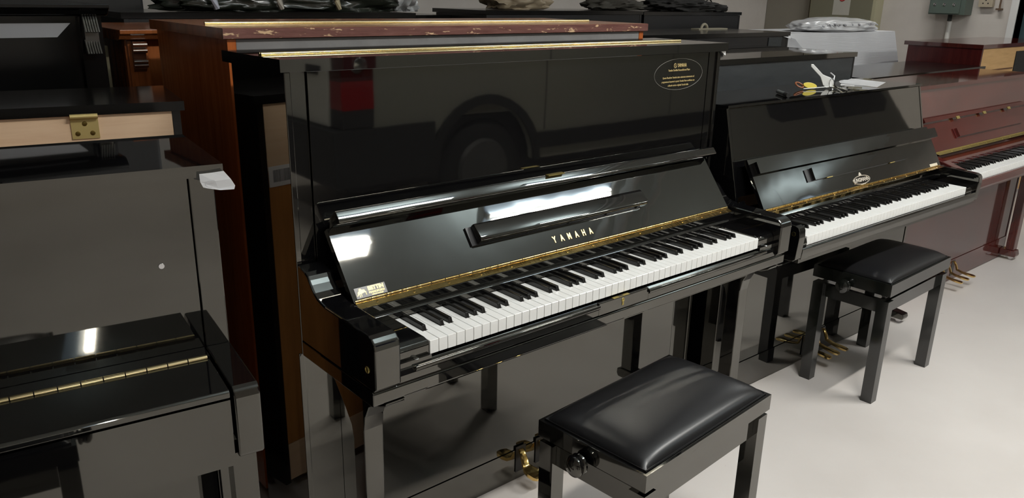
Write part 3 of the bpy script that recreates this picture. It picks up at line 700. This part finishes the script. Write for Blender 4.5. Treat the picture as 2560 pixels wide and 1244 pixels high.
rear_piano('black upright piano with blue-grey painted back, behind the second piano', (1.62, .705, 0), -.01, 1.535, .55, 1.208, BLACK_DULL, None, BLACK, GREYB, GREYB, GREYB, st=.012, posts=False)
rear_piano('low black upright piano seen over the lid of the mahogany one', (3.43, .745, 0), 0, 1.57, .46, 1.062, BLACK_OLD, None, BLACK_OLD, BLACK_OLD, BLACK_DULL, BLACK_DULL, posts=False, lt=.045)
PM = rear_piano('dark mahogany piano with bare orange plywood back near the right-hand wall', (5.045, .79, 0), 0, 1.48, .50, 1.192, MAHOG_DARK, None, MAHOG, PALE2, PALE2, PALE2, st=.02, lt=.026, posts=False, zb=.95)
obj('back_cloth_patch', box(B(), .62, 1.40, -.004, .0005, .70, 1.135, .001), CLOTH, PM)
obj('back_slat', box(B(), .10, .60, -.003, .0005, 1.018, 1.026, .0005), mat('brown_slat', (.12, .05, .02), .6), PM)
PX = rear_piano('black upright piano with a grey patch on its back, third row', (2.42, 1.42, 0), -.008, 1.31, .50, 1.262, BLACK_DULL, None, BLACK_OLD, BLACK_DULL, BLACK_DULL, BLACK_DULL, posts=False)
obj('grey_patch', box(B(), 1.10, 1.235, -.0035, .0005, 1.08, 1.232, .0005), GREYB, PX)
rear_piano('black upright piano under the long plastic bundle, at the back left', (.16, 2.02, 0), -.01, 1.28, .50, 1.350, BLACK_DULL, None, BLACK_OLD, BLACK_DULL, BLACK_DULL, BLACK_DULL, posts=False)
rear_piano('black upright piano behind the scuffed brown lid, left of the beige bundle', (1.49, 2.58, 0), 0, .58, .50, 1.322, BLACK_DULL, None, BLACK_OLD, BLACK_DULL, BLACK_DULL, BLACK_DULL, posts=False)
rear_piano('black upright piano carrying the beige bundle, in the back row', (2.10, 2.28, 0), 0, 1.29, .50, 1.356, BLACK_DULL, None, BLACK_OLD, BLACK_DULL, BLACK_DULL, BLACK_DULL, posts=False)
rear_piano('black upright piano carrying the black cloth bag, in the back row', (3.44, 2.30, 0), 0, 1.08, .46, 1.350, BLACK_DULL, None, BLACK_OLD, BLACK_DULL, BLACK_DULL, BLACK_DULL, posts=False)

# carved mahogany piano facing the viewer
def carved_piano(label, loc, rz, W, H, m, corb_z, corb_x, cw, rolls, pan_x, ribs=False, cm=None, over=.025):
    cm = cm or m
    t = thing('upright_piano', label, 'piano', loc, rz, 'upright pianos stored behind the front row')
    for s in (0, 1):
        obj('side_panel', box(B(), 0 if s == 0 else W-.03, .03 if s == 0 else W, .03, .50, .02, H-.035, .002), m, t)
    obj('front_panel', box(B(), .031, W-.031, .035, .05, .02, H-.036), m, t)
    obj('back_board', box(B(), .031, W-.031, .47, .49, .02, H-.036), m, t)
    obj('lid', prism(B(), [(-.03, H-.012), (-.03, H), (.52, H), (.52, H-.034), (.01, H-.034), (-.008, H-.030), (-.02, H-.018)], -over, W+over, 'X', .002, 2), m, t)
    for s in (0, 1):
        a = corb_x-.008 if s == 0 else W-corb_x-cw-.008
        pil = obj('pilaster', box(B(), a, a+cw+.016, .018, .0345, .02, H-.037, .003), m, t)
        k = B()
        for z, r, y in rolls:
            if ribs:
                for q in range(6): cyl(k, (a+.010+q*cw/6, y-.020, z-r), (a+.010+q*cw/6, y+.004, z+r), cw/14, n=8)
            else: cyl(k, (a+.008, y, z), (a+.008+cw, y, z), r, n=12)
        prism(k, [(.0175, rolls[0][0]+.012), (.002, rolls[0][0]+.010), (.006, rolls[-1][0]-.01), (.0175, rolls[-1][0]-.02)], a+.010, a+cw+.006, 'X')
        obj('corbel', k, cm, pil, 40)
    if pan_x:
        fr = B(); x0, x1, z0, z1 = pan_x
        for q in ((x0, x1, z1-.012, z1), (x0, x1, z0, z0+.012), (x0, x0+.012, z0, z1), (x1-.012, x1, z0, z1)):
            box(fr, q[0], q[1], .026, .0345, q[2], q[3], .003)
        obj('panel_moulding', fr, m, t)
    return t
carved_piano('carved mahogany upright piano half hidden behind the tall brown one', (.010, 1.46, 0), 0, 1.50, 1.316, WALNUT_DK, 0, .014,
             .042, [(1.268, .010, -.004), (1.250, .007, -.002), (1.216, .006, .000), (1.204, .006, .001)], (.135, 1.36, .70, 1.236), cm=lacquer('polished_mahogany', (.10, .03, .012), 2.4, .25))
CP = carved_piano('carved black upright piano at the top left corner of the photo', (-1.518, 1.42, 0), -.0, 1.46, 1.392, BLACK_OLD, 0, .016,
             .042, [(1.335, .024, .004), (1.268, .020, .006)], None, True, cm=lacquer('carved_black', (.02, .02, .02), 2.8, .28), over=.012)
sh = obj('reflection_sheet', prism(B(), [(.95, 1.296), (1.335, 1.296), (1.375, 1.336), (.95, 1.336)], .0325, .0345, 'Y'), mat('reflection_grey', (.30, .30, .31), .5))  # pale reflection in the panel, modelled as a flat grey sheet
sh.location = (-1.518, 1.42, 0); tag(sh, 'grey pointed sheet standing in for a pale reflection in the carved black piano', 'paper')
t = thing('added_cupboard', 'tall dark cabinet added at the back left corner to darken the lid reflections', 'added_cupboard', (-1.55, 2.60, 0))  # added dark mass that keeps the reflections in the nearer lids black
obj('carcass', box(B(), 0, 1.96, .02, .55, 0, 2.35, .004), BLACK_DULL, t)
for k in range(3):
    dd = obj('door', box(B(), .01+k*.648, .648+k*.648, 0, .019, .06, 2.33, .003), mat('dark_brown_door', (.012, .010, .008), .5), t)
    b = B(); cyl(b, (.60+k*.648, -.02, 1.0), (.60+k*.648, -.02, 1.12), .006); box(b, .596+k*.648, .604+k*.648, -.02, 0, 1.0, 1.01); box(b, .596+k*.648, .604+k*.648, -.02, 0, 1.11, 1.12); obj('handle', b, CHROME, dd, 40)
pl_ = obj('wall_strip', box(B(), -.055, -.025, 1.55, 1.58, 0, 1.262, .001), mat('shaded_wall_colour', (.16, .14, .08), .7)); tag(pl_, 'narrow strip of shaded wall between the carved black and mahogany pianos', 'strip')  # strip of wall in shade, its dimness put into the colour

# lumpy things on top of the back row
from mathutils import noise as mn
def lump(name, c, d, m, seed, parent=None, amp=.25, fr=3.0, sub=4, flat=True, ang=60):
    bm = B(); bmesh.ops.create_icosphere(bm, subdivisions=sub, radius=1)
    for v in bm.verts:
        n = mn.noise(v.co*fr+Vector((seed, seed*2, 0)))+.5*mn.noise(v.co*fr*2.3+Vector((seed, 0, seed)))
        p = v.co*(1+amp*n)
        q = Vector((math.copysign(abs(p.x)**.8, p.x)*d[0], p.y*d[1], p.z*d[2]))
        if flat and q.z < -.55*d[2]: q.z = -.55*d[2]
        v.co = q+Vector(c)
    return obj(name, bm, m, parent, ang)
zt = 1.350
t = thing('plastic_bundle', 'long dark bundle wrapped in clear plastic with pale straps on the back-left piano', 'bundle', (.93, 2.17, zt))
lump('bundle_body', (0, 0, .0595), (.60, .13, .105), mat('dark_wrapped_stuff', (.02, .024, .018), .25, coat=.25), 3, t, .22, 4.0, 5)
for xx, c in ((-.415, (.45, .47, .55)), (-.14, (.40, .38, .33)), (.13, (.42, .37, .24))):
    b = B(); tube(b, [(xx, -.146, .014), (xx-.01, -.150, .05), (xx-.015, -.125, .10), (xx, -.06, .135), (xx, .06, .135)], .012, 6)
    for v in b.verts: pass
    obj('strap', b, mat('strap_colour', c, .5), t, 40)
lump('plastic_end', (.53, -.02, .045), (.07, .10, .075), PLASTIC, 9, t, .4, 3, 4)
o = lump('beige_bundle', (2.50, 2.50, 1.356+.049), (.21, .14, .085), mat('beige_wrap', (.30, .24, .16), .5), 5, None, .3, 2.5); tag(o, 'beige wrapped bundle lying on the back row, middle', 'bundle')
o = lump('cloth_heap', (3.36, 2.50, 1.356+.026), (.23, .15, .045), DARKCLOTH, 12, None, .4, 2.2); tag(o, 'low heap of dark grey cloth left of the black bag', 'cloth')
bg = thing('cloth_bag', 'black cloth bag with a buckle loop on the right end of the back row', 'bag', (4.06, 2.50, 1.350))
lump('bag_body', (0, 0, .032), (.36, .14, .055), CLOTH, 21, bg, .35, 2.4, 5)
b = B(); tube(b, [(.20+.035*math.cos(a), -.10, .055+.03*math.sin(a)) for a in [PI*i/10 for i in range(11)]], .005, 6); obj('handle', b, CLOTH, bg, 40)
b = B(); box(b, .33, .43, -.08, -.05, .0, .02, .005); obj('buckle', b, CLOTH, bg)
lump('bag_pocket', (.33, -.02, .024), (.09, .13, .04), CLOTH, 31, bg, .3, 3, 3)
# metal eyelet on the third-row black piano
b = B(); tube(b, [(3.42+.03*math.cos(a), 1.80, 1.263+.03*math.sin(a)) for a in [PI*i/12 for i in range(13)]], .008, 8); box(b, 3.33, 3.62, 1.77, 1.83, 1.2625, 1.269, .002)
o = obj('metal_bracket', b, mat('grey_bracket', (.30, .27, .20), .5), None, 40); tag(o, 'grey metal bracket with a ring on the third-row black piano', 'bracket')

# foam wrapped piano
def foam_piano():
    x0, x1, y0, y1, z = 3.93, 5.44, 1.56, 2.10, 1.238
    t = thing('wrapped_piano', 'upright piano wrapped in white foam sheet behind the low black one', 'piano', ((x0+x1)/2, (y0+y1)/2, 0))
    cx, cy_ = (x0+x1)/2, (y0+y1)/2; hx, hy = (x1-x0)/2, (y1-y0)/2
    bm = B(); levels = [(z, 0), (z-.006, .006), (z-.10, .05), (z-.30, .14), (.6, .20), (.05, .24)]; N = 60; rings = []
    def per(k):
        f = k/N*4; s = int(f); g = f-s
        return [(-1+2*g, -1), (1, -1+2*g), (1-2*g, 1), (-1, 1-2*g)][s]
    for li, (zz, o) in enumerate(levels):
        r = []
        for k in range(N):
            px, py = per(k); wv = (.002*li)*math.sin(k*1.7)+.001*li*math.sin(k*4.1)
            r.append(bm.verts.new((px*(hx+(o+wv if px > 0 else .02)), 0, 0)) if False else bm.verts.new((px*(hx+(o+wv if px > 0 else .02)), py*(hy+o*.15+wv), zz)))
        rings.append(r)
    bm.faces.new(rings[0])
    for a, b in zip(rings, rings[1:]):
        for k in range(N): bm.faces.new((a[k-1], a[k], b[k], b[k-1]))
    bmesh.ops.recalc_face_normals(bm, faces=bm.faces[:])
    obj('foam_wrap', bm, FOAM, t, 40)
    # loose fold at the left end
    f = B(); A_ = [(-hx-.01, -hy-.01, z-.01), (-hx+.10, -hy-.02, z-.03), (-hx+.19, -hy-.04, z-.10), (-hx+.22, -hy-.05, z-.30)]
    C_ = [(-hx-.02, -hy-.07, z-.16), (-hx+.05, -hy-.09, z-.10), (-hx+.14, -hy-.10, z-.14), (-hx+.18, -hy-.10, z-.32)]
    a = [f.verts.new(p) for p in A_]; c = [f.verts.new(p) for p in C_]
    for i in range(3): f.faces.new((a[i], a[i+1], c[i+1], c[i]))
    bmesh.ops.solidify(f, geom=f.faces[:], thickness=.004); obj('foam_fold', f, FOAM, t, 60)
    obj('piano_body', box(B(), -hx+.02, hx-.02, -hy+.02, hy-.02, .0, z-.02), BLACK_DULL, t)
    return (cx, cy_, z)
cx, cy_, z = foam_piano()
t = thing('bubble_wrap_bag', 'crumpled bag of clear bubble wrap on top of the foam-wrapped piano', 'bubble wrap', (4.86, 1.74, z))
lump('bubble_wrap_body', (0, 0, .034), (.50, .19, .060), BUBBLE, 44, t, .13, 2.6, 5, ang=180)
bb = B(); random.seed(11)
for i in range(60):
    a = random.uniform(-.42, .42); y = random.uniform(-.19, -.02); hz = .022+.045*math.sqrt(max(0, 1-(a/.5)**2))*(1-((y+.02)/-.26)**2)
    lathe(bb, [(0, .011), (.004, .009), (.006, 0)], (a, y, hz), (0, -.6, .8), 8)
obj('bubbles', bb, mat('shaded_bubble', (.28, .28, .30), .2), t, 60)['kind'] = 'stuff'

# ============================================================ things on the lid of piano 2
ZL = 1.1035
def onlid(name, bm, m, label, cat, sm=40): return tag(obj(name, bm, m, None, sm), label, cat)
t = thing('marker_pen', 'black marker pen lying at the left of the second piano lid', 'pen', (1.99, .36, ZL+.0085))
d0 = Vector((-.10, -.115, 0)).normalized()
b = B(); cyl(b, (-d0*.065), (d0*.02), .0075, n=14); obj('barrel', b, mat('grey_marker', (.10, .11, .11), .3), t, 40)
b = B(); cyl(b, d0*.0205, d0*.062, .0082, n=14); obj('cap', b, RUBBER, t, 40)
# bunch of keys
t = thing('key_bunch', 'bunch of keys with yellow and brown fobs on the second piano lid', 'keys', (2.40, .40, ZL))
def K3(x, y, z): return Vector((x-2.40, y-.40, z-ZL))
def key(p, q, bow=.012, wdt=.006, m=STEEL, z0=.004):
    p, q = Vector(p), Vector(q); d = (q-p); L = d.length; M = frameM(p, d, Vector((0, 0, 1)).cross(d))
    b = B(); prism(b, [(bow*math.cos(a), bow*math.sin(a)) for a in [2*PI*i/14 for i in range(14)]], -.0012, .0012, 'Z', M=M)
    P = [(bow*.8, -wdt/2), (L*.92, -wdt/2), (L, 0)]
    n = 8
    for i in range(n): P.append((L*.92-i*(L*.55)/n, wdt/2-(.0016 if i % 2 else 0)))
    P.append((bow*.8, wdt/2)); prism(b, P, -.001, .001, 'Z', M=M); obj('key', b, m, t)
r_ = B(); tube(r_, [K3(2.385+.018*math.cos(a), .385, ZL+.024+.018*math.sin(a)) for a in [2*PI*i/20 for i in range(20)]], .0014, 6, True); obj('key_ring', r_, CHROME, t, 50)
WH = mat('white_key_head', (.8, .8, .78), .35)
f = B(); _x = Vector((-.55, .42, .62)); _v = Vector((-3.1, -1.65, .6)).normalized(); M = frameM(K3(2.365, .41, ZL+.042), _x, _v.cross(_x))
prism(f, [(-.05, -.010), (-.036, -.019), (-.018, -.020), (0, -.012), (.015, -.0065), (.075, -.0065), (.082, 0), (.075, .0065), (.015, .0065), (0, .012), (-.018, .020), (-.036, .019), (-.05, .010)], -.003, .003, 'Z', .0015, M=M); obj('white_fob', f, WH, t)
f = B(); M = frameM(K3(2.30, .43, ZL+.014), (-.8, .5, .12), (0, .2, 1)); prism(f, [(.030*math.cos(a), .012*math.sin(a)) for a in [2*PI*i/18 for i in range(18)]], -.003, .003, 'Z', .001, M=M); obj('yellow_fob', f, YELLOW, t)
f = B(); tube(f, [K3(2.262+.020*math.cos(a), .455+.014*math.sin(a), ZL+.016+.009*math.sin(a)) for a in [2*PI*i/18 for i in range(18)]], .0035, 6, True); obj('leather_loop', f, ORANGE, t, 50)
key(K3(2.39, .385, ZL+.010), K3(2.235, .42, ZL+.006), .010, .007, WH)
key(K3(2.40, .375, ZL+.012), K3(2.36, .30, ZL+.004), .012, .007)
key(K3(2.41, .38, ZL+.014), K3(2.43, .30, ZL+.005), .013, .007)
key(K3(2.42, .37, ZL+.018), K3(2.50, .345, ZL+.010), .015, .012, WH)
key(K3(2.39, .37, ZL+.006), K3(2.29, .285, ZL+.003), .012, .006)
f = B(); lathe(f, [(0, .012), (.004, .013), (.008, .012), (.009, 0)], K3(2.40, .37, ZL+.018), (-.5, -.8, .3), 16); obj('dark_tag', f, RUBBER, t, 40)
f = B(); box(f, -.03, .03, -.007, .007, -.0035, .0035, .003, 2, frameM(K3(2.44, .315, ZL+.009), (.9, -.6, 0), (.6, .9, 0))); obj('metal_fob', f, STEEL, t)
# folded paper
t = thing('folded_paper', 'folded white sheet of paper on the right of the second piano lid', 'paper', (2.64, .40, ZL))
f = B(); A_ = [(2.765, .495, .016), (2.735, .325, .014), (2.575, .285, .006), (2.540, .445, .012)]
G = [[Vector(A_[3]).lerp(Vector(A_[0]), i/4).lerp(Vector(A_[2]).lerp(Vector(A_[1]), i/4), j/3)+Vector((0, 0, .004*math.sin(i*1.4)*(1-j/3))) for i in range(5)] for j in range(4)]
V = [[f.verts.new((p.x-2.64, p.y-.40, p.z)) for p in r] for r in G]
for i in range(3):
    for j in range(4): f.faces.new((V[i][j], V[i+1][j], V[i+1][j+1], V[i][j+1]))
bmesh.ops.solidify(f, geom=f.faces[:], thickness=.0008); obj('upper_leaf', f, WHITEP, t)
f = B(); tube(f, [(-.10, .06, .012), (-.07, .075, .016), (-.02, .10, .030), (0, .13, .040)], .003, 5); obj('curled_corner', f, WHITEP, t)
f = B(); prism(f, [(-.09, .03), (.02, -.045), (.19, -.01), (.07, .11)], .0002, .0009, 'Z'); obj('lower_leaf', f, WHITEP, t)
# paper tag on the closed left piano
t = thing('paper_tag', 'white paper tag hanging from the lid corner of the leftmost piano', 'paper tag', (-.24, .14, 1.11))
f = B(); P = [[(-.253, .141, 1.1315), (-.232, .138, 1.132), (-.212, .134, 1.1335)], [(-.254, .137, 1.118), (-.230, .130, 1.118), (-.203, .126, 1.119)], [(-.251, .133, 1.1085), (-.226, .128, 1.1045), (-.197, .124, 1.1065)], [(-.243, .131, 1.1055), (-.224, .125, 1.1015), (-.200, .122, 1.1005)]]
V = [[f.verts.new((x+.24, y-.14, z-1.11)) for x, y, z in r] for r in P]
for i in range(3):
    for j in range(2): f.faces.new((V[i][j], V[i][j+1], V[i+1][j+1], V[i+1][j]))
bmesh.ops.solidify(f, geom=f.faces[:], thickness=.0005); tg = obj('tag_sheet', f, WHITEP, t)
f = B(); tube(f, [(.002+.011*math.cos(a), -.0125, .0045+.006*math.sin(a)) for a in [1+i*.42 for i in range(10)]], .00035, 4); obj('pencil_mark', f, mat('pencil', (.45, .45, .48), .6), tg)
o = obj('paper_tag', prism(B(), [(1.508, 1.2815), (1.531, 1.2820), (1.531, 1.268)], .312, .3128, 'Y'), WHITEP); tag(o, 'small white paper corner under the right end of the tall piano lid', 'paper tag')
o = obj('paper_tag', prism(B(), [(3.66, 1.236), (3.735, 1.234), (3.742, 1.222)], 1.40, 1.4008, 'Y'), WHITEP); tag(o, 'small white paper corner beside the foam-wrapped piano', 'paper tag')

# ============================================================ right-hand wall fittings
t = thing('electric_cabinet', 'khaki grey electric cabinet with a warning notice on the right-hand wall', 'cabinet', (XR, 2.75, 1.0))
obj('cabinet_body', box(B(), -.15, -.002, -.33, .33, 0, 1.1, .004), CABSIDE, t)
dr = obj('cabinet_door', box(B(), -.158, -.1505, -.30, .32, .02, 1.08, .003), CABGREY, t)
nt = obj('notice', box(B(), -.1592, -.1582, -.085, .085, .315, .62), mat('notice_paper', (.50, .48, .42), .6), dr)
b = B(); tube(b, [(-.1600, .03*math.cos(a), .475+.03*math.sin(a)) for a in [2*PI*i/24 for i in range(24)]], .006, 6, True); obj('red_ring', b, RED, nt, 60)
t = thing('junction_box', 'grey-green electric box with three screws on the right-hand wall', 'electric box', (XR, 1.80, 1.35))
obj('box_body', box(B(), -.16, -.002, -.17, .13, 0, .28, .006), GREYBOX, t)
cv = obj('box_cover', box(B(), -.172, -.1605, -.13, .12, .01, .27, .004), GREYBOX, t)
for yy in (-.08, 0, .08):
    b = B(); lathe(b, [(0, .013), (.006, .012), (.010, 0)], (-.172, yy, .085), (-1, 0, 0), 14); obj('screw', b, CHROME, cv, 40)
b = B(); cyl(b, (-.06, -.02, -.055), (-.06, -.02, -.001), .018, n=12); obj('gland', b, RUBBER, t, 40)
b = B(); cyl(b, (XR-.035, 1.785, 0), (XR-.035, 1.785, 1.293), .020, n=14); o = obj('conduit', b, mat('white_conduit', (.66, .64, .60), .5), None, 40); tag(o, 'white vertical conduit running down below the grey-green box', 'pipe')
t = thing('socket_outlet', 'beige wall socket left of the door on the right-hand wall', 'socket', (XR, 1.515, 1.42))
obj('socket_body', box(B(), -.05, -.002, -.055, .055, 0, .10, .006), SOCKET, t)
b = B()
for dy, dz in ((-.02, .03), (.02, .03), (0, .055)): lathe(b, [(0, .006), (.0005, 0)], (-.0505, dy, dz), (-1, 0, 0), 10)
obj('socket_holes', b, RUBBER, t)
b = B(); tube(b, [(XR-.03, 1.40, 1.62), (XR-.03, 1.405, 1.43), (XR-.035, 1.40, 1.40)], .008, 8); box(b, XR-.06, XR-.002, 1.385, 1.425, 1.398, 1.412, .004)
o = obj('cable_end', b, mat('brown_cable', (.12, .07, .04), .6), None, 40); tag(o, 'brown cable end beside the beige socket', 'cable')

# ============================================================ white van parked behind the photographer
t = thing('van', 'white panel van, body greyed for its dim light, with red tail lamps parked across the aisle from the pianos', 'van', (1.44, -2.10, 0))
def arch(cx, r, z, a0, a1, n=16): return [(cx+r*math.cos(a0+(a1-a0)*i/n), z+r*math.sin(a0+(a1-a0)*i/n)) for i in range(n+1)]
def vside(y0, y1):
    zs = .36; r = .41; a = math.asin((zs-.36)/r) if False else 0
    P = [(.0, .36)]+arch(1.04, r, .36, PI, 0)+arch(5.2, r, .36, PI, 0)+[(6.25, .36), (6.40, .6), (6.36, 1.10), (6.20, 1.35), (5.95, 2.0), (5.6, 2.10), (.10, 2.10), (.0, 1.98)]
    return prism(B(), P, y0, y1, 'Y', .01, 2)
obj('side_body', vside(-.05, 0), VANP, t)
obj('side_body', vside(-1.78, -1.73), VANP, t)
obj('shell', prism(B(), [(.003, .70), (.003, 1.97), (.11, 2.09), (5.59, 2.09), (5.93, 1.99), (6.18, 1.34), (6.34, 1.09), (6.37, .80), (6.37, .70)], -1.729, -.051, 'Y', .01, 2), VANP, t)
obj('rear_door', box(B(), -.012, .002, -1.66, -.14, .70, 1.80, .006), VANW, t)
obj('rear_window', box(B(), -.018, -.013, -1.50, -.30, 1.25, 1.70, .004), mat('blue_dark_glass', (.02, .03, .09), .05), t)
obj('rear_badge', box(B(), -.018, -.0125, -.42, -.24, .98, 1.03, .003), RUBBER, t)
obj('chassis', box(B(), .05, 6.2, -1.72, -.06, .30, .69), RUBBER, t)
obj('rear_bumper', box(B(), -.07, .62, -1.80, .025, .36, .69, .03, 3), RUBBER, t)
obj('rub_strip', box(B(), 1.47, 4.76, .001, .022, .435, .545, .008), RUBBER, t)
tl = obj('tail_lamp', box(B(), -.008, .20, -.12, .012, .80, .96, .012, 3), TAILRED, t)
obj('lamp_top', box(B(), -.008, .20, -.12, .012, .961, 1.42, .012, 3), mat('smoked_red_lens', (.06, .008, .008), .1), tl)
obj('lamp_foot', box(B(), -.006, .20, -.12, .010, .70, .799, .008, 2), RUBBER, tl)
b = B(); lathe(b, [(0, .045), (.006, .042), (.010, 0)], (.10, .012, 1.05), (0, 1, 0), 20); obj('reverse_lamp', b, CHROME, tl, 40)
for xx in (1.04, 5.2):
    for yy in (-.16, -1.62):
        b = B(); lathe(b, [(0, .20), (0, .31), (.02, .335), (.16, .335), (.18, .31), (.18, .20)], (xx, yy-.09+.03, .335), (0, 1, 0), 36); wh = obj('tyre', b, RUBBER, t, 40)
        b = B(); lathe(b, [(0, .205), (.03, .19), (.04, .08), (.055, .05), (.06, 0)], (xx, (yy+.12 if yy > -1 else yy-.06-.05), .335), (0, 1 if yy > -1 else -1, 0), 28); obj('hub_cap', b, mat('dark_hub', (.06, .06, .06), .4), wh, 40)
    b = B(); 
    P = arch(xx, .41, .36, 0, PI)+arch(xx, .47, .36, PI, 0)
    prism(b, P, .001, .02, 'Y'); obj('arch_trim', b, RUBBER, t)
for xx in (.65+.9, 2.9): obj('door_seam', box(B(), xx, xx+.008, -.0005, .0012, .56, 1.86), RUBBER, t)
obj('cab_window', prism(B(), [(3.95, 1.62), (4.10, 1.56), (4.80, 1.56), (4.80, 2.0), (3.95, 2.0)], .0005, .004, 'Y'), GLASSDK, t)
obj('cab_window', prism(B(), [(4.93, 1.52), (5.85, 1.52), (5.95, 1.62), (5.80, 1.98), (4.93, 2.0)], .0005, .004, 'Y'), GLASSDK, t)
obj('windscreen', prism(B(), [(5.97, 1.96), (6.205, 1.36), (6.215, 1.37), (5.98, 1.97)], -1.60, -.18, 'Y'), GLASSDK, t)
